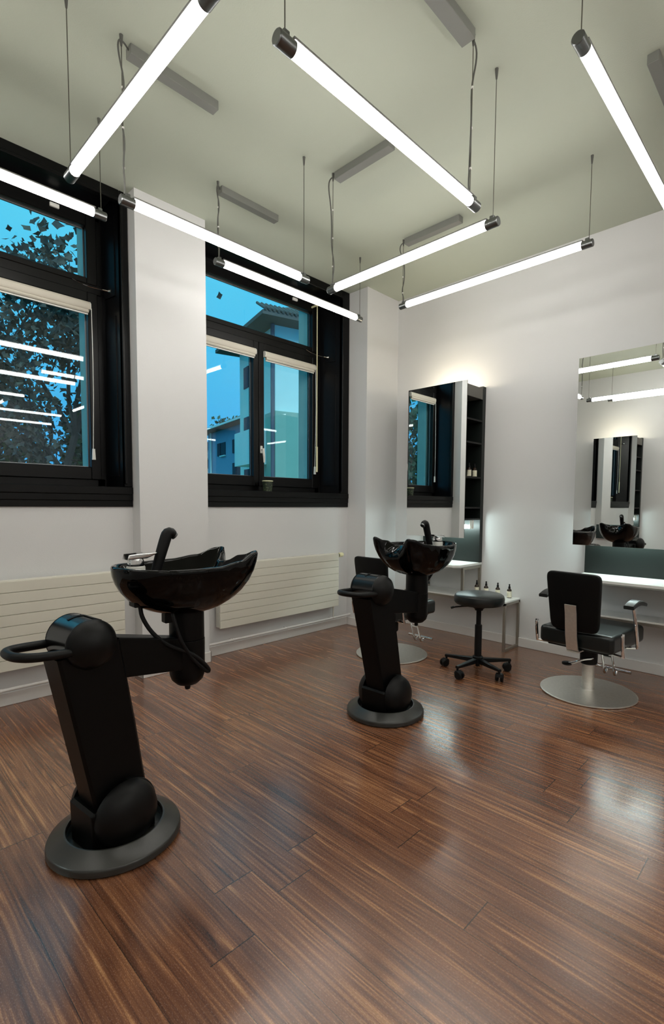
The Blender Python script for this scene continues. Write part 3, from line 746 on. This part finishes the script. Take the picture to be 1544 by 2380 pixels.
# ------------------------------------------------------------------ wash units
def azrot(az): return math.radians(90-az)
def wash_unit(label, base, azD, azN, hs):
    """column unit. local +x = direction of the arm, y = pivot axis; the basin turns about the upright cylinder"""
    t = thing('wash_basin_unit', label, 'wash basin', (base[0], base[1], 0), azrot(azD), 'wash basin units')
    m = MB(); m.lathe([(.232, 0), (.241, .008), (.241, .026), (.236, .036), (.182, .066), (.174, .066), (.171, .058)], n=64, cap=False); m.lathe([(0, .020), (.171, .020), (.171, .052)], n=64, cap=False); m.build('floor_disc', M['disc'], t)
    # foot: block and round pivot housing
    m = MB(); R = .122; zc = .132; pts = [(-.130, .022), (.118, .022), (.118, zc)]
    for k in range(1, 9): a = k/9*PI*.55; pts.append((.003+R*math.cos(a), zc+R*math.sin(a)))
    pts += [(-.075, .170), (-.122, .182), (-.134, .172)]
    m.prism(pts, 1, -.09, .09, .012, 3); m.build('foot', M['painted'], t)
    for s in (-1, 1):
        m = MB(); m.lathe([(R, 0), (R-.002, .012), (R-.012, .036), (R-.032, .056), (R-.062, .069), (R-.09, .074), (0, .075)], (-.004, s*.086, zc), 40, (0, s, 0)); m.build('pivot_cover', M['plastic'], t)
    m = MB(); m.prism([(-.07, .020), (.075, .020), (.075, .06), (-.07, .06)], 1, -.10, .10, .01); m.build('foot_plinth', M['painted'], t)
    # leaning column
    hz = .80
    m = MB()
    d = Vector((hs-.0, 0, hz-.10)).normalized(); nx = Vector((d.z, 0, -d.x))
    def ring(c, w, l, ch):
        c = Vector(c); P = []
        for a, b in ((-w, -l+ch), (-w+ch, -l), (w-ch, -l), (w, -l+ch), (w, l-ch), (w-ch, l), (-w+ch, l), (-w, l-ch)): P.append(c+nx*a+Vector((0, b, 0)))
        return P
    rows = [ring((0.008, 0, .11), .100, .066, .010), ring((hs*.5+.004, 0, .455), .108, .069, .010), ring((hs, 0, hz-.02), .112, .072, .010)]
    m.grid(rows, True); m.build('column', M['painted'], t, angle=25)
    # head
    R = .088
    m = MB(); m.cyl((hs, -.075, hz), (hs, .085, hz), R, 48, bev=.004); hd = m.build('head', M['headgloss'], t)
    m = MB(); m.lathe([(R+.001, 0), (R, .010), (R-.010, .030), (R-.032, .048), (R-.060, .058), (0, .061)], (hs, -.077, hz), 40, (0, -1, 0)); m.build('head_cap', M['plastic'], t)
    m = MB(); m.lathe([(R+.001, 0), (R-.004, .010), (R-.03, .02), (0, .022)], (hs, .085, hz), 40, (0, 1, 0)); m.build('head_cap', M['plastic'], t)
    m = MB()
    for k in range(9):
        a = math.radians(62+k*6); b = math.radians(62+(k+1)*6)
        m.prism([(hs+(R+.0005)*math.cos(a), hz+(R+.0005)*math.sin(a)), (hs+(R+.003)*math.cos(a), hz+(R+.003)*math.sin(a)), (hs+(R+.003)*math.cos(b), hz+(R+.003)*math.sin(b)), (hs+(R+.0005)*math.cos(b), hz+(R+.0005)*math.sin(b))], 1, .01, .022)
        if k < 3: m.prism([(hs+(R+.0005)*math.cos(a), hz+(R+.0005)*math.sin(a)), (hs+(R+.003)*math.cos(a), hz+(R+.003)*math.sin(a)), (hs+(R+.003)*math.cos(b), hz+(R+.003)*math.sin(b)), (hs+(R+.0005)*math.cos(b), hz+(R+.0005)*math.sin(b))], 1, -.07, .04)
    m.build('head_slot', M['rubber'], hd)
    # handle loop
    x0 = hs-.025; hy = .092
    m = MB(); m.tube([(x0+.05, -hy, hz-.012), (x0-.06, -hy, hz-.010), (x0-.165, -hy+.008, hz-.004), (x0-.205, -hy+.045, hz), (x0-.21, 0, hz), (x0-.205, hy-.045, hz), (x0-.165, hy-.008, hz-.004), (x0-.06, hy, hz-.010), (x0+.05, hy, hz-.012)], .0155, 14, 2)
    m.build('handle', M['plastic'], t)
    # arm
    cx = .335
    m = MB(); m.prism([(hs+.03, .648), (cx, .590), (cx, .722), (hs+.03, .815)], 1, -.048, .048, .008, 2); m.build('arm', M['painted'], t)
    # upright cylinder
    m = MB(); m.lathe([(0, .515), (.045, .520), (.066, .540), (.074, .565), (.075, .715), (.074, .718)], (cx, 0, 0), 40); m.lathe([(.0725, .720), (.0735, .722), (.073, .845), (.068, .85)], (cx, 0, 0), 40); m.build('swivel_cylinder', M['painted'], t)
    m = MB(); m.lathe([(.0, .490), (.010, .492), (.013, .500), (.012, .518)], (cx, 0, 0), 16); m.build('drain_nipple', M['rubber'], t)
    # basin, in the frame of the neck rest
    B = Matrix.Translation((cx, 0, 0)) @ Matrix.Rotation(azrot(azN)-azrot(azD), 4, 'Z')
    n = 96
    def outline(th):
        a = abs((th+PI) % (2*PI)-PI)              # angle from the neck direction
        deg = math.degrees(a)
        K = [(0, .178), (10, .188), (17, .225), (23, .280), (28, .307), (32, .306), (39, .286), (50, .258), (65, .232), (90, .218), (115, .228), (140, .262), (160, .295), (180, .305)]
        for (a0, r0), (a1, r1) in zip(K, K[1:]):
            if deg <= a1:
                f = (deg-a0)/(a1-a0); f = f*f*(3-2*f) if a1 <= 28 else f
                return r0+(r1-r0)*f
        return K[-1][1]
    def rimz(th):
        deg = math.degrees(abs((th+PI) % (2*PI)-PI))
        K = [(0, 1.034), (11, 1.038), (21, 1.066), (28, 1.086), (33, 1.082), (52, 1.050), (80, 1.036), (120, 1.034), (180, 1.042)]
        for (a0, r0), (a1, r1) in zip(K, K[1:]):
            if deg <= a1: f = (deg-a0)/(a1-a0); f = f*f*(3-2*f); return r0+(r1-r0)*f
        return K[-1][1]
    # angles, denser near the neck
    ths = []
    for k in range(n):
        u = k/n*2-1; ths.append(PI*(.45*u+.55*u*abs(u)))
    raw = [outline(x) for x in ths]; rz_ = [rimz(x) for x in ths]
    zb = .838; wall_ = .016
    rows = []
    def base_r(th):
        deg = math.degrees(abs((th+PI) % (2*PI)-PI)); return .305-.075*math.cos(math.radians(deg))*0
    # outer shell, bottom -> rim
    Kt = [0, .08, .18, .30, .42, .55, .68, .80, .90, .97, 1.0]
    for f in Kt:
        row = []
        for th, R_, z_ in zip(ths, raw, rz_):
            deg = math.degrees(abs((th+PI) % (2*PI)-PI)); wf = max(0, 1-deg/60)           # straighter flank under the horns
            # the neck notch only bites near the rim
            Rb = .292 if deg < 27 else R_
            notch = max(0, (f-.72)/.28)**1.5 if deg < 27 else 1
            Rf = Rb+(R_-Rb)*notch
            ph = f*PI/2; c_ = math.sin(ph); q_ = 1-math.cos(ph)
            r = .05+(Rf-.05)*(c_*(1-.30*wf)+f*.30*wf); z = zb+(z_-zb)*(q_*(1-.10*wf)+f*.10*wf)
            row.append((r*math.cos(th), r*math.sin(th), z))
        rows.append(row)
    # rolled rim
    for dr, dz in ((-.003, .007), (-.010, .010), (-.018, .007), (-.022, -.002)):
        rows.append([((R_+dr)*math.cos(th), (R_+dr)*math.sin(th), z_+dz) for th, R_, z_ in zip(ths, raw, rz_)])
    for f in (.94, .85, .74, .60, .45, .30, .18, .09, .04):
        row = []
        for th, R_, z_ in zip(ths, raw, rz_):
            deg = math.degrees(abs((th+PI) % (2*PI)-PI)); wf = max(0, 1-deg/45)
            r = .02+(R_-.024-.02)*f; g = f**(2.6-1.0*wf); z = zb+.035+(z_-.004-zb-.035)*g
            row.append((r*math.cos(th), r*math.sin(th), z))
        rows.append(row)
    m = MB(B); V = m.grid(rows, True); m.face(V[0][::-1]); m.face(V[-1])
    bmesh.ops.recalc_face_normals(m.bm, faces=m.bm.faces)
    bo = m.build('basin', M['gloss'], t, angle=60)
    m = MB(B); m.lathe([(.026, 0), (.026, .004), (.018, .006), (0, .005)], (0, 0, zb+.034), 24); m.build('drain', M['chrome'], bo)
    # faucet deck with mixer
    m = MB(B); m.lathe([(.036, .985), (.036, 1.045), (.033, 1.050), (0, 1.050)], (-.215, 0, 0), 28); m.build('faucet_base', M['whitep'], t)
    m = MB(B); m.lathe([(.030, 1.046), (.032, 1.050), (.032, 1.072), (.028, 1.082), (0, 1.083)], (-.215, 0, 0), 24); mx_ = m.build('mixer', M['chrome'], t)
    m = MB(B); m.prism([(-.258, 1.078), (-.180, 1.080), (-.140, 1.096), (-.138, 1.102), (-.20, 1.101), (-.252, 1.098)], 1, -.030, .030, .004, 2); m.build('lever', M['chrome'], mx_)
    # hand shower leaning in its holder
    m = MB(B); m.tube([(-.150, .0, .96), (-.130, 0, 1.03), (-.105, 0, 1.11), (-.090, 0, 1.155), (-.082, 0, 1.176), (-.070, 0, 1.180), (-.054, 0, 1.168)], [.017, .020, .0225, .0235, .023, .0225, .018], 16, 1); hs_ = m.build('hand_shower', M['rubber'], t)
    m = MB(B); m.cyl((-.058, 0, 1.171), (-.048, 0, 1.162), .0165, 14); m.build('spray_face', M['darkalu'], hs_)
    # parts below the bowl
    m = MB(B); m.box((-.235, -.03, .885), (-.175, .03, .945), .004, 1); m.build('valve_box', M['rubber'], t)
    m = MB(B); m.box((-.105, -.02, .80), (-.065, .02, .86), .004, 1); m.build('bracket', M['rubber'], t)
    s = -1
    m = MB(B); m.tube([(-.205, -.01, .885), (-.203, -.02, .84), (-.17, -.05, .77), (-.11, -.075, .715), (-.03, -.098, .68), (.05, -.092, .60), (.055, -.092, .575), (.02, -.094, .60), (-.06, -.095, .70), (-.095, -.09, .80), (-.10, -.06, .90), (-.09, -.04, .94)], .0085, 10, 2)
    m.build('hose', M['rubber'], t)
    return t
wash_unit('large black wash basin unit in the left foreground, neck rest to the right', (1.669, -3.708), -6, 2, -.112)
wash_unit('black wash basin unit further back in front of the narrow mirror', (1.668, -2.041), -2, 184, -.150)

# ------------------------------------------------------------------ styling chairs
def chair(label, loc, az):
    t = thing('styling_chair', label, 'chair', (loc[0], loc[1], 0), math.radians(-az), 'styling chairs')
    m = MB(); m.lathe([(.300, 0), (.310, .004), (.310, .010), (.304, .014), (.10, .020), (.045, .024)], n=64); m.build('base_plate', M['steel'], t)
    m = MB(); m.cyl((0, 0, .02), (0, 0, .285), .040, 32); m.lathe([(.046, .02), (.043, .03)], n=32, cap=False); m.build('column', M['steel'], t)
    m = MB(); m.lathe([(.050, .205), (.056, .215), (.058, .33), (.080, .345), (.080, .36)], n=28); m.build('pump_housing', M['rubber'], t)
    m = MB(); m.tube([(.03, .03, .255), (.045, -.04, .255), (.0, -.085, .25), (-.075, -.085, .205), (-.10, -.08, .198)], .008, 10, 2); pl = m.build('pump_lever', M['chrome'], t)
    m = MB(); m.lathe([(.030, 0), (.034, .004), (.034, .014), (.028, .018), (0, .018)], (-.115, -.08, .185), 20); m.build('pedal', M['rubber'], pl)
    m = MB(); m.box((-.245, -.24, .355), (.245, .31, .475), .028, 4)
    m.build('seat', M['seat'], t)
    m = MB(); m.box((-.20, -.20, .340), (.20, .26, .357), .004, 1); m.build('seat_frame', M['rubber'], t)
    # backrest: curved, slightly reclined, narrower at the base
    rows = []; D = .024
    def bk(u, v, s):
        hw = .155+.025*v; x = u*hw; z = .475+v*.395
        y = -.258-.045*v-.0*abs(u)+.018*(u*u)
        y += s*D*(1-.0*abs(u))
        return x, y, z
    prof = []
    for k in range(40):
        a = 2*PI*k/40; c, s_ = math.cos(a), math.sin(a); e = .20
        prof.append((math.copysign(abs(c)**e, c), math.copysign(abs(s_)**e, s_)))
    m = MB(); R_ = []
    for s, sc in ((-1, .0), (-1, .5), (-1, .93), (-.75, .985), (0, 1.0), (.75, .985), (1, .93), (1, .5), (1, .0)):
        row = []
        for u, v in prof: row.append(bk(u*sc*.999, .5+v*sc*.5, s))
        R_.append(row)
    V = m.grid(R_, True)
    bmesh.ops.remove_doubles(m.bm, verts=m.bm.verts, dist=1e-5)
    bmesh.ops.recalc_face_normals(m.bm, faces=m.bm.faces)
    m.build('backrest', M['leather'], t, angle=50)
    m = MB(); pts = [(-.250, .338), (-.268, .350), (-.292, .45), (-.308, .60), (-.320, .655), (-.314, .658), (-.300, .60), (-.284, .45), (-.258, .356)]
    m.prism(pts, 0, -.038, .038); m.box((-.038, -.262, .332), (.038, -.15, .340)); m.build('back_plate', M['steel'], t)
    for s in (-1, 1):
        x = s*.285
        m = MB(); m.tube([(x, .06, .36), (x, .055, .40), (x, .005, .55), (x-s*.01, -.02, .655)], .011, 10, 1, flat=1.0)
        m.tube([(x, -.20, .50), (x, -.205, .47), (x, -.19, .375), (x, -.18, .345)], .010, 10, 1)
        m.tube([(x, .06, .365), (s*.19, .05, .35)], .009, 8); m.tube([(x, -.18, .35), (s*.19, -.16, .348)], .009, 8)
        a = m.build('arm_frame', M['chrome'], t)
        m = MB(); rows = []
        for k in range(13):
            f = k/12; y = -.125+.235*f; z = .650+.038*math.sin(PI*min(1, .12+f*.80))
            dy = .235/12; th = .026*(.65+.35*math.sin(PI*f))
            rows.append([(x-.032, y, z), (x-.026, y, z+.006), (x+.026, y, z+.006), (x+.032, y, z), (x+.030, y, z-th), (x-.030, y, z-th)])
        V = m.grid(rows, True); m.face(V[0]); m.face(V[-1][::-1]); bmesh.ops.recalc_face_normals(m.bm, faces=m.bm.faces)
        m.build('arm_pad', M['seat'], a, angle=40)
    m = MB()
    for x in (-.035, .035): m.tube([(x, .24, .345), (x, .30, .25), (x, .355, .10), (x, .37, .05), (x, .40, .045), (x, .415, .075)], .0085, 10, 1)
    m.build('footrest_strut', M['chrome'], t)
    m = MB(); m.tube([(-.135, .415, .080), (.135, .415, .080)], .012, 12); m.tube([(-.035, .325, .19), (.035, .325, .19)], .007, 8); m.build('footrest_bar', M['chrome'], t)
    return t
c1 = chair('black styling chair on a round steel plate facing the mirror at the right', (2.458, -.765), 5)
dup(c1, (.918, -1.03, 0), math.radians(-2), 'black styling chair half hidden behind the rear wash basin')

# ------------------------------------------------------------------ stool
t = thing('stool', 'round black stool on five castors in front of the low bench', 'stool', (1.692, -.925, 0))
m = MB(); m.lathe([(0, .535), (.150, .535), (.178, .540), (.190, .556), (.192, .585), (.186, .606), (.170, .618), (.10, .624), (0, .626)], n=48); m.build('seat', M['seat'], t)
m = MB(); m.lathe([(.030, .488), (.034, .500), (.075, .528), (.078, .536)], n=24); m.build('seat_mount', M['rubber'], t)
m = MB(); m.tube([(-.03, -.03, .522), (-.13, -.10, .512), (-.165, -.13, .502)], .006, 8, 1); m.tube([(-.15, -.118, .508), (-.17, -.133, .500)], .009, 8); m.build('height_lever', M['rubber'], t)
m = MB(); m.cyl((0, 0, .36), (0, 0, .50), .019, 20); m.build('gas_lift', M['rubber'], t)
m = MB(); m.lathe([(.024, .375), (.0275, .370), (.0275, .12), (.030, .118)], n=24); m.build('lift_sleeve', M['rubber'], t)
m = MB(); m.lathe([(.036, .070), (.040, .075), (.040, .122), (.034, .128)], n=24); m.lathe([(.016, .045), (.018, .072)], n=16); m.build('hub', M['rubber'], t)
for k, a in enumerate((192, 264, 336, 48, 120)):
    a = math.radians(a); c, s = math.cos(a), math.sin(a)
    m = MB(Matrix.Rotation(a, 4, 'Z'))
    rows = []
    for f in range(7):
        u = f/6; x = .03+.235*u; z = .112-.014*u; wd = .020-.008*u; th = .036-.018*u
        rows.append([(x, -wd, z-th), (x, wd, z-th), (x, wd, z-.004), (x, wd*.7, z), (x, -wd*.7, z), (x, -wd, z-.004)])
    V = m.grid(rows, True); m.face(V[0]); m.face(V[-1]); bmesh.ops.recalc_face_normals(m.bm, faces=m.bm.faces)
    m.build('base_arm', M['rubber'], t, angle=40)
    m = MB(Matrix.Translation((.255*c, .255*s, 0)) @ Matrix.Rotation(a+.9+k*.7, 4, 'Z'))
    m.cyl((0, 0, .060), (0, 0, .098), .009, 10)
    m.prism([(-.030+.014, .040), (-.022+.014, .062), (.0+.014, .066), (.026+.014, .050), (.026+.014, .036), (.014, .030)], 1, -.026, .026, .004, 1)
    cs = m.build('castor', M['rubber'], t)
    for sd in (-1, 1):
        m = MB(Matrix.Translation((.255*c, .255*s, 0)) @ Matrix.Rotation(a+.9+k*.7, 4, 'Z'))
        m.lathe([(.020, 0), (.030, .004), (.031, .016), (.026, .022), (0, .023)], (.018, sd*.006, .031), 24, (0, sd, 0)); m.build('wheel', M['rubber'], cs)
